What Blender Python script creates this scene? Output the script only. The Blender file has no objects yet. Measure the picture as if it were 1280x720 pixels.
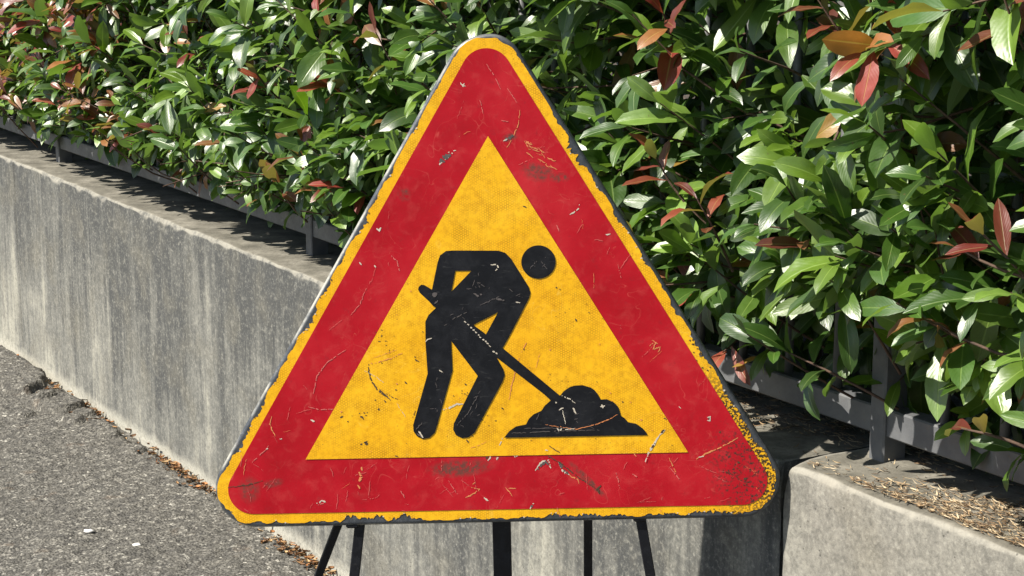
import bpy, math, random
import numpy as np
from mathutils import Matrix, Vector
from mathutils.geometry import tessellate_polygon

random.seed(7)
rng = np.random.default_rng(11)
scene = bpy.context.scene
COL = scene.collection

# ------------------------------------------------------------------ camera, sky, sun, exposure
FOC, CAM_H, PITCH = 2400.0, 1.7, math.atan(480 / 2400.0)
cam_data = bpy.data.cameras.new('camera')
cam_data.sensor_width = 36
cam_data.lens = 36 * FOC / 1280
cam_data.clip_start, cam_data.clip_end = 0.05, 2000
cam = bpy.data.objects.new('camera', cam_data)
COL.objects.link(cam)
cam.location = (0, 0, CAM_H)
cam.rotation_euler = (math.pi / 2 - PITCH, 0, 0)
scene.camera = cam

SUN_DIR = Vector((1.0, 0.36, -1.22)).normalized()          # the way the light travels
SUN_ELEV = math.asin(-SUN_DIR.z)
SUN_AZ = math.atan2(-SUN_DIR.x, -SUN_DIR.y)
world = bpy.data.worlds.new('World')
scene.world = world
world.use_nodes = True
wn = world.node_tree
sky = wn.nodes.new('ShaderNodeTexSky')
sky.sky_type = 'NISHITA'
sky.sun_disc = False
sky.sun_elevation = SUN_ELEV
sky.sun_rotation = SUN_AZ
wn.links.new(sky.outputs[0], wn.nodes['Background'].inputs[0])
wn.nodes['Background'].inputs[1].default_value = 0.07
sun_data = bpy.data.lights.new('sun', 'SUN')
sun_data.energy = 5.0
sun_data.angle = math.radians(0.53)
sun_data.color = (1.0, 0.94, 0.845)
sun = bpy.data.objects.new('sun', sun_data)
COL.objects.link(sun)
sun.rotation_euler = SUN_DIR.to_track_quat('-Z', 'Y').to_euler()
scene.view_settings.view_transform = 'Standard'
scene.view_settings.look = 'None'
scene.view_settings.gamma = 1
scene.view_settings.exposure = 1.10
scene.cycles.max_bounces = 8
scene.cycles.use_denoising = True

# ------------------------------------------------------------------ measuring the photograph
CAM = Vector((0, 0, CAM_H))
FWD = Vector((0, math.cos(PITCH), -math.sin(PITCH)))
UPV = Vector((0, math.sin(PITCH), math.cos(PITCH)))
def ray(x, y): return Vector((1, 0, 0)) * ((x - 640) / FOC) + UPV * ((360 - y) / FOC) + FWD
def hit(x, y, n, d):
    r = ray(x, y)
    return CAM + r * ((d - n.dot(CAM)) / n.dot(r))
# the wall's own frame: along the wall (to the near right), into the hedge, up
WU = -(ray(-800, -120)); WU.z = 0; WU.normalize()
WV = Vector((-WU.y, WU.x, 0))
WD = 1.8937 / 1.6 * CAM_H
WALL_M = Matrix(((WU.x, WV.x, 0, WV.x * WD), (WU.y, WV.y, 0, WV.y * WD), (0, 0, 1, 0), (0, 0, 0, 1)))
WALL_H = 0.759
U_JOINT = -2.481

# ------------------------------------------------------------------ helpers
def tag(o, label=None, cat=None, group=None, kind=None):
    if label: o['label'] = label
    if cat: o['category'] = cat
    if group: o['group'] = group
    if kind: o['kind'] = kind
    return o
def empty(name, M):
    o = bpy.data.objects.new(name, None)
    o.empty_display_size = 0.1
    COL.objects.link(o)
    o.matrix_world = M
    return o
def obj(name, verts, faces, mat, parent=None, M=None, smooth=False, mat_idx=None):
    me = bpy.data.meshes.new(name)
    me.from_pydata([tuple(v) for v in verts], [], [tuple(f) for f in faces])
    mats = mat if isinstance(mat, (list, tuple)) else [mat]
    for m in mats: me.materials.append(m)
    if mat_idx is not None: me.polygons.foreach_set('material_index', mat_idx)
    if smooth: me.polygons.foreach_set('use_smooth', [True] * len(me.polygons))
    me.update()
    o = bpy.data.objects.new(name, me)
    COL.objects.link(o)
    if parent: o.parent = parent
    elif M is not None: o.matrix_world = M
    return o
def fast_mesh(name, V, F, mat, uv=None, tint=None, parent=None, M=None, smooth=True):
    """V (n,3); F (m,k) index array; uv (n,2) and tint (n,3) per vertex"""
    V = np.ascontiguousarray(V, dtype=np.float32); F = np.ascontiguousarray(F, dtype=np.int32)
    k = F.shape[1]
    me = bpy.data.meshes.new(name)
    me.vertices.add(len(V)); me.vertices.foreach_set('co', V.ravel())
    me.loops.add(F.size); me.loops.foreach_set('vertex_index', F.ravel())
    me.polygons.add(len(F)); me.polygons.foreach_set('loop_start', np.arange(0, F.size, k, dtype=np.int32))
    if uv is not None:
        l = me.uv_layers.new(name='uv')
        l.data.foreach_set('uv', np.ascontiguousarray(uv[F.ravel()], dtype=np.float32).ravel())
    me.update(calc_edges=True)
    if tint is not None:
        a = me.color_attributes.new('tint', 'FLOAT_COLOR', 'POINT')
        a.data.foreach_set('color', np.concatenate([tint, np.ones((len(tint), 1))], 1).astype(np.float32).ravel())
    if smooth: me.polygons.foreach_set('use_smooth', np.ones(len(F), dtype=bool))
    me.materials.append(mat)
    me.validate()
    o = bpy.data.objects.new(name, me)
    COL.objects.link(o)
    if parent: o.parent = parent
    elif M is not None: o.matrix_world = M
    return o

class NT:
    """small node-tree writer"""
    def __init__(self, name):
        self.m = bpy.data.materials.new(name); self.m.use_nodes = True
        self.t = self.m.node_tree; self.n = self.t.nodes
        self.b = self.n['Principled BSDF']; self.out = self.n['Material Output']
        self._tc = None
    def tc(self, s='Object'):
        if not self._tc: self._tc = self.n.new('ShaderNodeTexCoord')
        return self._tc.outputs[s]
    def L(self, a, b): self.t.links.new(a, b)
    def put(self, sock, v):
        if hasattr(v, 'is_linked') or hasattr(v, 'links'): self.L(v, sock)
        else: sock.default_value = v
    def map(self, v, scale=(1, 1, 1), loc=(0, 0, 0)):
        x = self.n.new('ShaderNodeMapping'); self.L(v, x.inputs[0])
        x.inputs['Scale'].default_value = scale; x.inputs['Location'].default_value = loc
        return x.outputs[0]
    def noise(self, v, scale, detail=4, rough=0.55, dist=0, col=False):
        x = self.n.new('ShaderNodeTexNoise'); self.L(v, x.inputs['Vector'])
        x.inputs['Scale'].default_value = scale; x.inputs['Detail'].default_value = detail
        x.inputs['Roughness'].default_value = rough; x.inputs['Distortion'].default_value = dist
        return x.outputs[1 if col else 0]
    def voro(self, v, scale, rand=1.0, feature='F1', out=0):
        x = self.n.new('ShaderNodeTexVoronoi'); self.L(v, x.inputs['Vector'])
        x.feature = feature
        x.inputs['Scale'].default_value = scale; x.inputs['Randomness'].default_value = rand
        return x.outputs[out]
    def ramp(self, f, *stops):
        x = self.n.new('ShaderNodeValToRGB'); self.L(f, x.inputs[0])
        e = x.color_ramp.elements
        while len(e) < len(stops): e.new(0.5)
        for el, (p, c) in zip(e, stops):
            el.position = p
            el.color = (c, c, c, 1) if isinstance(c, (int, float)) else (*c, 1)
        return x.outputs[0]
    def math(self, op, a, b=0.0, c=0.0, clamp=False):
        x = self.n.new('ShaderNodeMath'); x.operation = op; x.use_clamp = clamp
        self.put(x.inputs[0], a); self.put(x.inputs[1], b); self.put(x.inputs[2], c)
        return x.outputs[0]
    def mix(self, f, a, b, mode='MIX'):
        x = self.n.new('ShaderNodeMix'); x.data_type = 'RGBA'; x.blend_type = mode
        self.put(x.inputs[0], f)
        for s, v in ((x.inputs[6], a), (x.inputs[7], b)):
            if isinstance(v, tuple): s.default_value = (*v, 1)
            else: self.L(v, s)
        return x.outputs[2]
    def sep(self, v):
        x = self.n.new('ShaderNodeSeparateXYZ'); self.L(v, x.inputs[0]); return x.outputs
    def bump(self, h, strength=0.3, dist=0.01, normal=None):
        x = self.n.new('ShaderNodeBump'); self.L(h, x.inputs['Height'])
        x.inputs['Strength'].default_value = strength; x.inputs['Distance'].default_value = dist
        if normal is not None: self.L(normal, x.inputs['Normal'])
        return x.outputs[0]
    def set(self, color=None, rough=None, normal=None, spec=None, metal=None, coat=None):
        I = self.b.inputs
        if color is not None:
            if isinstance(color, tuple): I['Base Color'].default_value = (*color, 1)
            else: self.L(color, I['Base Color'])
        if rough is not None: self.put(I['Roughness'], rough)
        if normal is not None: self.L(normal, I['Normal'])
        if spec is not None: I['Specular IOR Level'].default_value = spec
        if metal is not None: I['Metallic'].default_value = metal
        if coat is not None: I['Coat Weight'].default_value = coat; I['Coat Roughness'].default_value = 0.2
        return self.m

# ------------------------------------------------------------------ materials of the setting
def mat_asphalt():
    t = NT('asphalt'); v = t.tc()
    grain = t.noise(v, 70, 5, 0.78)
    stones = t.voro(v, 118, 1.0, 'F1', 1)
    sb = t.sep(stones)[0]
    col = t.ramp(sb, (0.0, (.070, .066, .056)), (.4, (.110, .104, .088)), (.75, (.155, .146, .124)), (.93, (.26, .245, .21)), (1, (.44, .42, .36)))
    big = t.noise(v, 1.7, 5, 0.6)
    col = t.mix(t.ramp(big, (.35, .0), (.65, .65)), col, t.mix(.55, col, (.085, .08, .068)))
    mid = t.noise(v, 28, 4, 0.65)
    col = t.mix(t.ramp(mid, (.38, .6), (.54, 0)), col, (.045, .043, .038))
    col = t.mix(t.ramp(grain, (.36, .85), (.50, 0)), col, (.022, .021, .020))
    rust = t.noise(v, 9, 4, .6)
    col = t.mix(t.ramp(rust, (.62, 0), (.78, .4)), col, (.16, .10, .055))
    h = t.math('ADD', t.math('MULTIPLY', t.voro(v, 125), -.9), t.math('MULTIPLY', grain, 1.0))
    h = t.math('ADD', h, t.math('MULTIPLY', mid, 2.2))
    return t.set(col, .88, t.bump(h, .9, .006), .35)
def mat_concrete(name, streak=True):
    t = NT(name); v = t.tc(); x, y, z = t.sep(v)
    st1 = t.noise(t.map(v, (7.5, 5, .9)), 1, 6, .66, .5)
    st2 = t.noise(t.map(v, (38, 8, 2.6)), 1, 4, .65, .3)
    st3 = t.noise(t.map(v, (3.2, 2, .8)), 1, 4, .55)
    blot = t.noise(v, 5.5, 5, .6)
    fine = t.noise(v, 105, 5, .75); grit = t.noise(v, 38, 6, .75)
    pale, grey, dark = (.30, .29, .24), (.158, .156, .138), (.055, .057, .056)
    if streak:
        s = t.math('ADD', t.math('MULTIPLY', st1, .42), t.math('MULTIPLY', st2, t.math('MULTIPLY_ADD', t.noise(t.map(v, (2.2, 2, 2.6), (4, 4, 4)), 1, 4, .6), .5, -.0)))
        s = t.math('ADD', s, t.math('ADD', t.math('MULTIPLY', st3, .30), t.math('MULTIPLY', blot, .26)))
        s = t.math('ADD', s, t.math('ADD', t.math('MULTIPLY', t.math('SUBTRACT', z, .38), .20), t.ramp(t.math('ADD', t.math('MULTIPLY', x, .25), 1.75), (.0, -0.0), (.18, .05), (.75, .075), (1, .02))))
        col = t.ramp(s, (.50, pale), (.585, grey), (.705, dark))
        band = t.math('ADD', z, t.math('MULTIPLY', t.noise(v, 7, 4, .6), .05))
        col = t.mix(t.ramp(band, (.035, .75), (.065, 0)), col, (.42, .405, .34))
    else:
        col = t.ramp(t.math('ADD', t.math('MULTIPLY', blot, .7), t.math('MULTIPLY', st1, .3)), (.3, (.235, .225, .19)), (.55, (.165, .158, .138)), (.8, (.105, .10, .09)))
    col = t.mix(t.ramp(blot, (.5, 0), (.8, .35)), col, (.33, .30, .22))
    col = t.mix(t.ramp(grit, (.38, .55), (.52, 0)), col, t.mix(.6, col, (.05, .05, .045)))
    col = t.mix(t.ramp(grit, (.52, 0), (.68, .5)), col, (.27, .26, .22))
    col = t.mix(t.ramp(fine, (.36, .7), (.50, 0)), col, t.mix(.55, col, (.04, .04, .037)))
    col = t.mix(t.ramp(fine, (.54, 0), (.68, .45)), col, (.34, .33, .28))
    # the weathered top: darker, greenish brown
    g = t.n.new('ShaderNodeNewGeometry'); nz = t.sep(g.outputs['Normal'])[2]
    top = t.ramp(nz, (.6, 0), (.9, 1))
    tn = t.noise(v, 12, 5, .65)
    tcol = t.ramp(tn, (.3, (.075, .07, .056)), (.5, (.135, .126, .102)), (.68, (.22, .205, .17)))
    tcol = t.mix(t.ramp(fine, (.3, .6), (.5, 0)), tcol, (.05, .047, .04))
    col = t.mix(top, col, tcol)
    # pale worn arris
    ar = t.math('MULTIPLY', t.ramp(nz, (.12, 0), (.3, 1), (.75, 1), (.92, 0)), t.ramp(t.noise(v, 22, 4, .7), (.35, .2), (.55, .9)))
    col = t.mix(t.math('MULTIPLY', ar, .8), col, (.27, .255, .215))
    # small pits
    pit = t.math('MULTIPLY', t.ramp(t.voro(v, 60), (.08, 1), (.16, 0)), t.ramp(t.noise(v, 9, 2), (.5, 0), (.6, .8)))
    col = t.mix(pit, col, (.07, .068, .06))
    h = t.math('ADD', t.math('MULTIPLY', fine, .6), t.math('ADD', t.math('MULTIPLY', blot, .8), t.math('MULTIPLY', pit, -.8)))
    return t.set(col, .9, t.bump(h, .35, .006), .3)
def mat_soil():
    t = NT('soil'); v = t.tc(); n = t.noise(v, 30, 5, .7)
    return t.set(t.ramp(n, (.3, (.02, .015, .01)), (.7, (.09, .065, .04))), .95, t.bump(n, .8, .02))
def mat_fence():
    t = NT('fence_paint'); v = t.tc()
    n = t.noise(v, 18, 5, .6); f = t.noise(v, 120, 3, .6)
    col = t.ramp(n, (.3, (.070, .073, .078)), (.55, (.105, .108, .112)), (.8, (.15, .15, .145)))
    col = t.mix(t.ramp(t.noise(v, 38, 5, .7), (.64, 0), (.72, .7)), col, (.13, .075, .04))
    return t.set(col, t.ramp(f, (.3, .42), (.7, .62)), t.bump(f, .12, .003), .5)
def mat_leaf(name):
    t = NT(name)
    a = t.n.new('ShaderNodeAttribute'); a.attribute_name = 'tint'
    uvn = t.n.new('ShaderNodeUVMap'); uvn.uv_map = 'uv'
    u, w, _ = t.sep(uvn.outputs[0])
    ob = t.tc()
    mot = t.noise(ob, 45, 3, .6)
    col = t.mix(t.ramp(mot, (.35, .35), (.65, 0)), a.outputs['Color'], t.mix(1, a.outputs['Color'], (.55, .6, .5), 'MULTIPLY'))
    du = t.math('ABSOLUTE', t.math('SUBTRACT', u, .5))
    rib = t.ramp(du, (.012, 1), (.045, 0))
    col = t.mix(t.math('MULTIPLY', rib, .55), col, t.mix(1, t.mix(.4, a.outputs['Color'], (.22, .28, .10)), (1.5, 1.5, 1.3), 'MULTIPLY'))
    # side veins as a soft wave slanting off the midrib
    vein = t.math('SINE', t.math('MULTIPLY', t.math('SUBTRACT', w, t.math('MULTIPLY', du, .55)), 75))
    veinm = t.math('MULTIPLY', t.ramp(vein, (.7, 0), (1, 1)), .07)
    col = t.mix(veinm, col, t.mix(.5, col, (.20, .26, .10)))
    spots = t.math('MULTIPLY', t.ramp(t.noise(ob, 160, 2, .5), (.70, 0), (.76, .7)), 1)
    col = t.mix(spots, col, (.10, .06, .025))
    g = t.n.new('ShaderNodeNewGeometry')
    back = g.outputs['Backfacing']
    pale = t.mix(.55, a.outputs['Color'], (.13, .19, .07))
    col = t.mix(back, col, pale)
    rough = t.math('ADD', t.math('MULTIPLY', mot, .26), .27)
    rough = t.math('ADD', rough, t.math('MULTIPLY', back, .3))
    h = t.math('ADD', t.math('MULTIPLY', vein, .03), t.math('ADD', t.math('MULTIPLY', mot, .35), t.math('MULTIPLY', rib, -.5)))
    t.set(col, rough, t.bump(h, .30, .004), .85)
    tr = t.n.new('ShaderNodeBsdfTranslucent')
    t.L(t.mix(1, col, (1.5, 1.7, .7), 'MULTIPLY'), tr.inputs[0])
    ms = t.n.new('ShaderNodeMixShader'); ms.inputs[0].default_value = .30
    t.L(t.b.outputs[0], ms.inputs[1]); t.L(tr.outputs[0], ms.inputs[2])
    t.L(ms.outputs[0], t.out.inputs[0])
    return t.m
def mat_bark():
    t = NT('bark'); n = t.noise(t.tc(), 60, 4, .7)
    return t.set(t.ramp(n, (.3, (.035, .02, .014)), (.7, (.12, .07, .045))), .8, t.bump(n, .5, .004))
def mat_tinted(name, rough=.85):
    t = NT(name); a = t.n.new('ShaderNodeAttribute'); a.attribute_name = 'tint'
    n = t.noise(t.tc(), 90, 3, .6)
    return t.set(t.mix(t.ramp(n, (.3, .5), (.6, 0)), a.outputs['Color'], t.mix(1, a.outputs['Color'], (.5, .45, .4), 'MULTIPLY')), rough)

ASPHALT, CONC, CONC2, SOIL = mat_asphalt(), mat_concrete('streaked_concrete'), mat_concrete('grey_concrete', False), mat_soil()
FENCE, LEAF, BARK, DRY = mat_fence(), mat_leaf('glossy_leaf'), mat_bark(), mat_tinted('dry_litter')

# ------------------------------------------------------------------ smooth value noise in numpy
_perm = rng.random((64, 64, 4))
def vnoise(x, y, ch=0):
    x = np.asarray(x, float); y = np.asarray(y, float)
    xi = np.floor(x).astype(int); yi = np.floor(y).astype(int)
    fx, fy = x - xi, y - yi
    fx = fx * fx * (3 - 2 * fx); fy = fy * fy * (3 - 2 * fy)
    g = lambda i, j: _perm[i % 64, j % 64, ch]
    return (g(xi, yi) * (1 - fx) + g(xi + 1, yi) * fx) * (1 - fy) + (g(xi, yi + 1) * (1 - fx) + g(xi + 1, yi + 1) * fx) * fy
def fbm(x, y, o=4, ch=0):
    s, a, t = 0, 1, 0
    for k in range(o):
        s = s + a * vnoise(x * 2 ** k + 7.3 * k, y * 2 ** k + 3.1 * k, ch); t += a; a *= .5
    return s / t

# ------------------------------------------------------------------ ground
def grid_axis(lo, a, b, hi, fine):
    mid = np.arange(a, b, fine)
    left = lo + (a - lo) * (1 - np.linspace(1, 0, 14, endpoint=False) ** 2.2)
    right = b + (hi - b) * np.linspace(0, 1, 14) ** 2.2
    return np.concatenate([left, mid, right])
gx = grid_axis(-150, -2.7, .6, 150, .008); gy = grid_axis(-120, 3.6, 8.0, 200, .009)
X, Y = np.meshgrid(gx, gy, indexing='ij')
hgt = (fbm(X * 1.3, Y * 1.3) - .5) * .03 + (fbm(X * 9, Y * 9, 3, 1) - .5) * .012 + (fbm(X * 40, Y * 40, 3, 2) - .5) * .010
# broken edge of the asphalt along the wall foot: crumbled away, with a few lifted lumps
vv = X * WV.x + Y * WV.y - WD; uu = X * WU.x + Y * WU.y
edge = -.035 - .05 * fbm(uu * 5, uu * 0 + 3, 4, 1) + .02
hgt -= np.clip((vv - edge) / .02, 0, 1) * .018
def lump(px, py, ru, rv, h, seed):
    p = hit(px, py, Vector((0, 0, 1)), 0)
    u0, v0 = p.dot(WU), p.dot(WV) - WD
    a = np.arctan2(vv - v0, uu - u0)
    r = np.sqrt(((uu - u0) / ru) ** 2 + ((vv - v0) / rv) ** 2) + .35 * (fbm(np.cos(a) * 2 + seed, np.sin(a) * 2 + seed, 3) - .5) + .15 * (fbm(uu * 20, vv * 20, 2) - .5)
    return h * np.clip((1 - r) / .045, 0, 1)
hgt = np.maximum(hgt, hgt + lump(2, 466, .36, .13, .028, 1)) 
hgt += lump(75, 508, .10, .08, .026, 5) + lump(52, 502, .05, .05, .014, 9)
for px, py, s in ((105, 520, 2), (135, 545, 3), (92, 528, 4), (170, 562, 6), (30, 520, 7)):
    hgt += lump(px, py, .045, .035, .014, s)
near = (np.abs(vv) < 1.8) & (uu < 0) & (uu > -11)
hgt = np.where(near, hgt, np.minimum(hgt, 0))
V = np.stack([X, Y, hgt], -1).reshape(-1, 3)
nx, ny = X.shape
idx = np.arange(nx * ny).reshape(nx, ny)
F = np.stack([idx[:-1, :-1], idx[1:, :-1], idx[1:, 1:], idx[:-1, 1:]], -1).reshape(-1, 4)
tag(fast_mesh('asphalt_road', V, F, ASPHALT), 'rough grey asphalt ground in front of the concrete wall', 'ground', kind='structure')

# raised soil bed behind the wall
sx = np.linspace(-14, 12, 80); sy = np.concatenate([np.linspace(.44, 1.6, 20), np.linspace(2, 40, 10)])
X, Y = np.meshgrid(sx, sy, indexing='ij')
V = np.stack([X, Y, .715 + .04 * fbm(X * 4, Y * 4)], -1).reshape(-1, 3)
idx = np.arange(X.size).reshape(X.shape)
F = np.stack([idx[:-1, :-1], idx[1:, :-1], idx[1:, 1:], idx[:-1, 1:]], -1).reshape(-1, 4)
tag(fast_mesh('soil_bed', V, F, SOIL, M=WALL_M), 'raised brown soil bed behind the wall', 'soil', kind='structure')

# ------------------------------------------------------------------ concrete walls (profile swept along the wall)
def wall(name, u0, u1, v0, h, mat, grooves=()):
    us = np.unique(np.concatenate([np.arange(u0, u1, .02), [u1]] + [[g - .006, g - .002, g + .002, g + .006] for g in grooves]))
    r = .011
    prof = [(v0, -.3)] + [(v0, z) for z in np.linspace(0.02, h - r - .015, 26)]
    prof += [(v0, h - r - .004)] + [(v0 + r - r * math.cos(a), h - r + r * math.sin(a)) for a in np.linspace(0, math.pi / 2, 6)] + [(v0 + r + .004, h)]
    prof += [(v0 + r + d, h) for d in (.015, .04, .08, .14, .2, .28, .36, .44)] + [(v0 + r + .45, -.3)]
    prof = np.array(prof); m, n = len(us), len(prof)
    Vx = np.zeros((m, n, 3)); Vx[:, :, 0] = us[:, None]; Vx[:, :, 1] = prof[None, :, 0]; Vx[:, :, 2] = prof[None, :, 1]
    uu = Vx[:, :, 0]; zz = Vx[:, :, 2]; vv = Vx[:, :, 1]
    e = np.clip(1 - np.abs((zz - (h - .004))) / .018, 0, 1) * np.clip(1 - (vv - v0) / .04, 0, 1)
    chip = np.clip(fbm(uu * 24, uu * 0 + h, 4) - .52, 0, 1) * .030 + (fbm(uu * 60, zz * 60, 2, 1) - .5) * .005
    Vx[:, :, 1] += e * chip + (fbm(uu * 2, zz * 2, 3, 2) - .5) * .006
    Vx[:, :, 2] -= e * chip * .8 - (np.abs(zz - h) < .001) * (fbm(uu * 8, vv * 8, 3, 3) - .5) * .006
    for g in grooves:
        Vx[:, :, 1] += (np.abs(uu - g) < .004) * (zz > 0) * (vv < v0 + .02) * .006
    # ragged ends at the joint
    for i, sg in ((0, -1), (-1, 1)):
        Vx[i, :, 0] += sg * .012 * (fbm(zz[i] * 22 + 3 * i, vv[i] * 22, 4) - .45)
        c = np.clip(1 - np.abs(zz[i] - h) / .05, 0, 1) * np.clip(1 - (vv[i] - v0) / .06, 0, 1)
        Vx[i, :, 0] -= sg * c * .012; Vx[i, :, 2] -= c * .006
    V = Vx.reshape(-1, 3)
    idx = np.arange(m * n).reshape(m, n)
    F = np.stack([idx[:-1, :-1], idx[1:, :-1], idx[1:, 1:], idx[:-1, 1:]], -1).reshape(-1, 4)
    nn = m * n
    faces = [tuple(f) for f in F] + [tuple(idx[0, :])] + [tuple(idx[-1, ::-1])]
    o = obj(name, V, faces, mat, M=WALL_M, smooth=True)
    for p in o.data.polygons:
        if len(p.vertices) > 4: p.use_smooth = False
    for q in (0, n - 2):
        pass
    return o
gl = hit(22, 300, WV, WD).dot(WU)
w = wall('concrete_wall', -13.0, U_JOINT - .024, 0, WALL_H, CONC, (gl,))
tag(w, 'long low concrete retaining wall with dark vertical streaks, left of the crack', 'wall')
w2 = wall('concrete_wall', U_JOINT + .002, 3.0, -.012, WALL_H + .008, CONC2)
tag(w2, 'plain grey concrete wall section with needle-strewn top, right of the crack', 'wall')

# ------------------------------------------------------------------ metal fence on the wall
def box(x0, x1, y0, y1, z0, z1, b=.003):
    V, Fs = [], []
    import itertools
    # chamfered box: 24 vertices
    P = {}
    for sx, sy, sz in itertools.product((0, 1), repeat=3):
        c = ((x0, x1)[sx], (y0, y1)[sy], (z0, z1)[sz]); s = (1 - 2 * sx, 1 - 2 * sy, 1 - 2 * sz)
        for ax in range(3):
            p = [c[i] + (0 if i == ax else s[i] * b) for i in range(3)]
            P[(sx, sy, sz, ax)] = len(V); V.append(p)
    for ax in range(3):
        o = [i for i in range(3) if i != ax]
        for side in (0, 1):
            q = []
            for a, c in ((0, 0), (1, 0), (1, 1), (0, 1)):
                k = [0, 0, 0]; k[ax] = side; k[o[0]] = a; k[o[1]] = c
                q.append(P[(*k, ax)])
            Fs.append(q if (side == 1) == (ax != 1) else q[::-1])
    for ax in range(3):      # edges parallel to ax
        o = [i for i in range(3) if i != ax]
        for a in (0, 1):
            for c in (0, 1):
                k0 = [0, 0, 0]; k0[o[0]] = a; k0[o[1]] = c; k1 = list(k0); k1[ax] = 1
                Fs.append([P[(*k0, o[0])], P[(*k1, o[0])], P[(*k1, o[1])], P[(*k0, o[1])]])
    for k in itertools.product((0, 1), repeat=3):
        Fs.append([P[(*k, 0)], P[(*k, 1)], P[(*k, 2)]])
    return V, Fs
def fix_normals(o):
    import bmesh
    bm = bmesh.new(); bm.from_mesh(o.data); bmesh.ops.recalc_face_normals(bm, faces=bm.faces); bm.to_mesh(o.data); bm.free()
    return o
def tube(pts, rad, sides=8, cap=True):
    pts = [Vector(p) for p in pts]; rad = rad if isinstance(rad, (list, tuple)) else [rad] * len(pts)
    V, Fs = [], []
    for i, p in enumerate(pts):
        d = (pts[min(i + 1, len(pts) - 1)] - pts[max(i - 1, 0)]).normalized()
        a = d.orthogonal().normalized() if i == 0 else (a - d * a.dot(d)).normalized()
        b = d.cross(a)
        for k in range(sides):
            t = 2 * math.pi * k / sides
            V.append(p + (a * math.cos(t) + b * math.sin(t)) * rad[i])
    for i in range(len(pts) - 1):
        for k in range(sides):
            Fs.append((i * sides + k, i * sides + (k + 1) % sides, (i + 1) * sides + (k + 1) % sides, (i + 1) * sides + k))
    if cap:
        Fs.append(tuple(range(sides))[::-1]); Fs.append(tuple(range((len(pts) - 1) * sides, len(pts) * sides)))
    return V, Fs
FV = .155                                   # the fence stands this far back on the wall top
fence = empty('metal_fence', WALL_M @ Matrix.Translation((-2.4, FV, WALL_H)))
tag(fence, 'grey painted metal railing on the wall, overgrown by the hedge', 'fence')
FU0, FU1 = -12.0, 1.6
R0, R1 = .050, .100                         # rail over the wall top
posts = [-6.98 - 2.24 * 2, -6.98 - 2.24, -6.98, -4.74, -2.415, -.17]
fix_normals(obj('bottom_rail', *box(FU0 + 2.4, FU1 + 2.4, -.018, .022, R0, R1), FENCE, fence))
fix_normals(obj('top_rail', *box(FU0 + 2.4, FU1 + 2.4, -.018, .022, .98, 1.02), FENCE, fence))
pm = None
for pu in posts:
    if pm is None:
        o = fix_normals(obj('post', *box(-.019, .019, -.024, .028, -.02, 1.06), FENCE, fence)); pm = o
    else:
        o = pm.copy(); COL.objects.link(o); o.parent = fence
    o.location = (pu + 2.4, 0, 0)
pk = None; pu = FU0 + .03
while pu < FU1:
    if min(abs(pu - q) for q in posts) > .05:
        if pk is None:
            o = obj('picket', *tube([(0, .002, R1 - .003), (0, .002, .4), (0, .002, .985)], .0085, 8), FENCE, fence, smooth=True); pk = o
        else:
            o = pk.copy(); COL.objects.link(o); o.parent = fence
        o.location = (pu + 2.4, 0, 0)
    pu += .1365

# ------------------------------------------------------------------ hedge
hedge = empty('photinia_hedge', WALL_M @ Matrix.Translation((-3.5, .6, .73)))
tag(hedge, 'dense glossy green hedge with red and bronze young leaves, behind the railing', 'hedge')
HOFF = np.array([-3.5, .6, .73])
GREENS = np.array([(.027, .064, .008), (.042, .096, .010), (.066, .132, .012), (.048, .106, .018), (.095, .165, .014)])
LIGHT = np.array([(.13, .22, .035), (.16, .26, .045), (.11, .19, .03)])
REDS = np.array([(.22, .030, .022), (.26, .055, .030), (.20, .075, .030), (.27, .11, .035), (.13, .026, .018), (.18, .05, .022)])
OLD = np.array([(.28, .16, .03), (.22, .09, .025), (.17, .07, .02)])
def unit(a): return a / np.maximum(np.linalg.norm(a, axis=-1, keepdims=True), 1e-9)
leafP, leafT, leafN, leafL, leafW, leafC, leafR = [], [], [], [], [], [], []
stem_paths = []
def surface_v(u, z):
    return .12 - .20 * fbm(u * 2.6 + 40, z * 3.0, 3) - .05 * np.clip((z - .9) / .6, 0, 1) + .10 * np.clip((.92 - z) / .12, 0, 1)
def shoot(base, D, length, n, leaf_len, tint_fn, spread=1.0):
    D = D / np.linalg.norm(D)
    up = np.array([0, 0, 1.])
    side = np.cross(D, up); side /= max(np.linalg.norm(side), 1e-6)
    up2 = np.cross(side, D)
    bend = np.array([rng.normal(0, .12), 0, rng.normal(.12, .12)])
    ph = rng.random() * 6.28
    def at(s): return base + D * length * s + bend * length * s * s
    stem_paths.append([at(-.5), at(0), at(.5), at(1.0)])
    for k in range(n):
        s = 1 - .78 * (k / max(n - 1, 1)) ** 1.15
        ph += 2.3999
        rad = side * math.cos(ph) + up2 * math.sin(ph)
        th = math.radians((24 + 56 * (1 - s) / .78 + rng.normal(0, 12)) * spread)
        T = D * math.cos(th) + rad * math.sin(th)
        T = T + np.array([rng.normal(0, .12), rng.normal(0, .12), rng.normal(-.10, .14)])
        T /= np.linalg.norm(T)
        Nn = D * .6 + up * .95 + np.array([.10, -.30, 0]) + rng.normal(0, .38, 3)
        Nn = Nn - T * Nn.dot(T); Nn /= max(np.linalg.norm(Nn), 1e-6)
        size = leaf_len * (1 - .25 * (s > .93)) * rng.uniform(.62, 1.22)
        leafP.append(at(s)); leafT.append(T); leafN.append(Nn); leafL.append(size)
        leafW.append(size * rng.uniform(.26, .38)); leafC.append(tint_fn(k, n)); leafR.append(rng.random())
def green_tint(k, n):
    c = GREENS[rng.integers(len(GREENS))] * rng.uniform(.8, 1.25)
    if rng.random() < .018: c = OLD[rng.integers(3)]
    return c
def young_tint(k, n):
    return LIGHT[rng.integers(3)] * rng.uniform(.8, 1.15) if k < n * .55 else green_tint(k, n)
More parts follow.
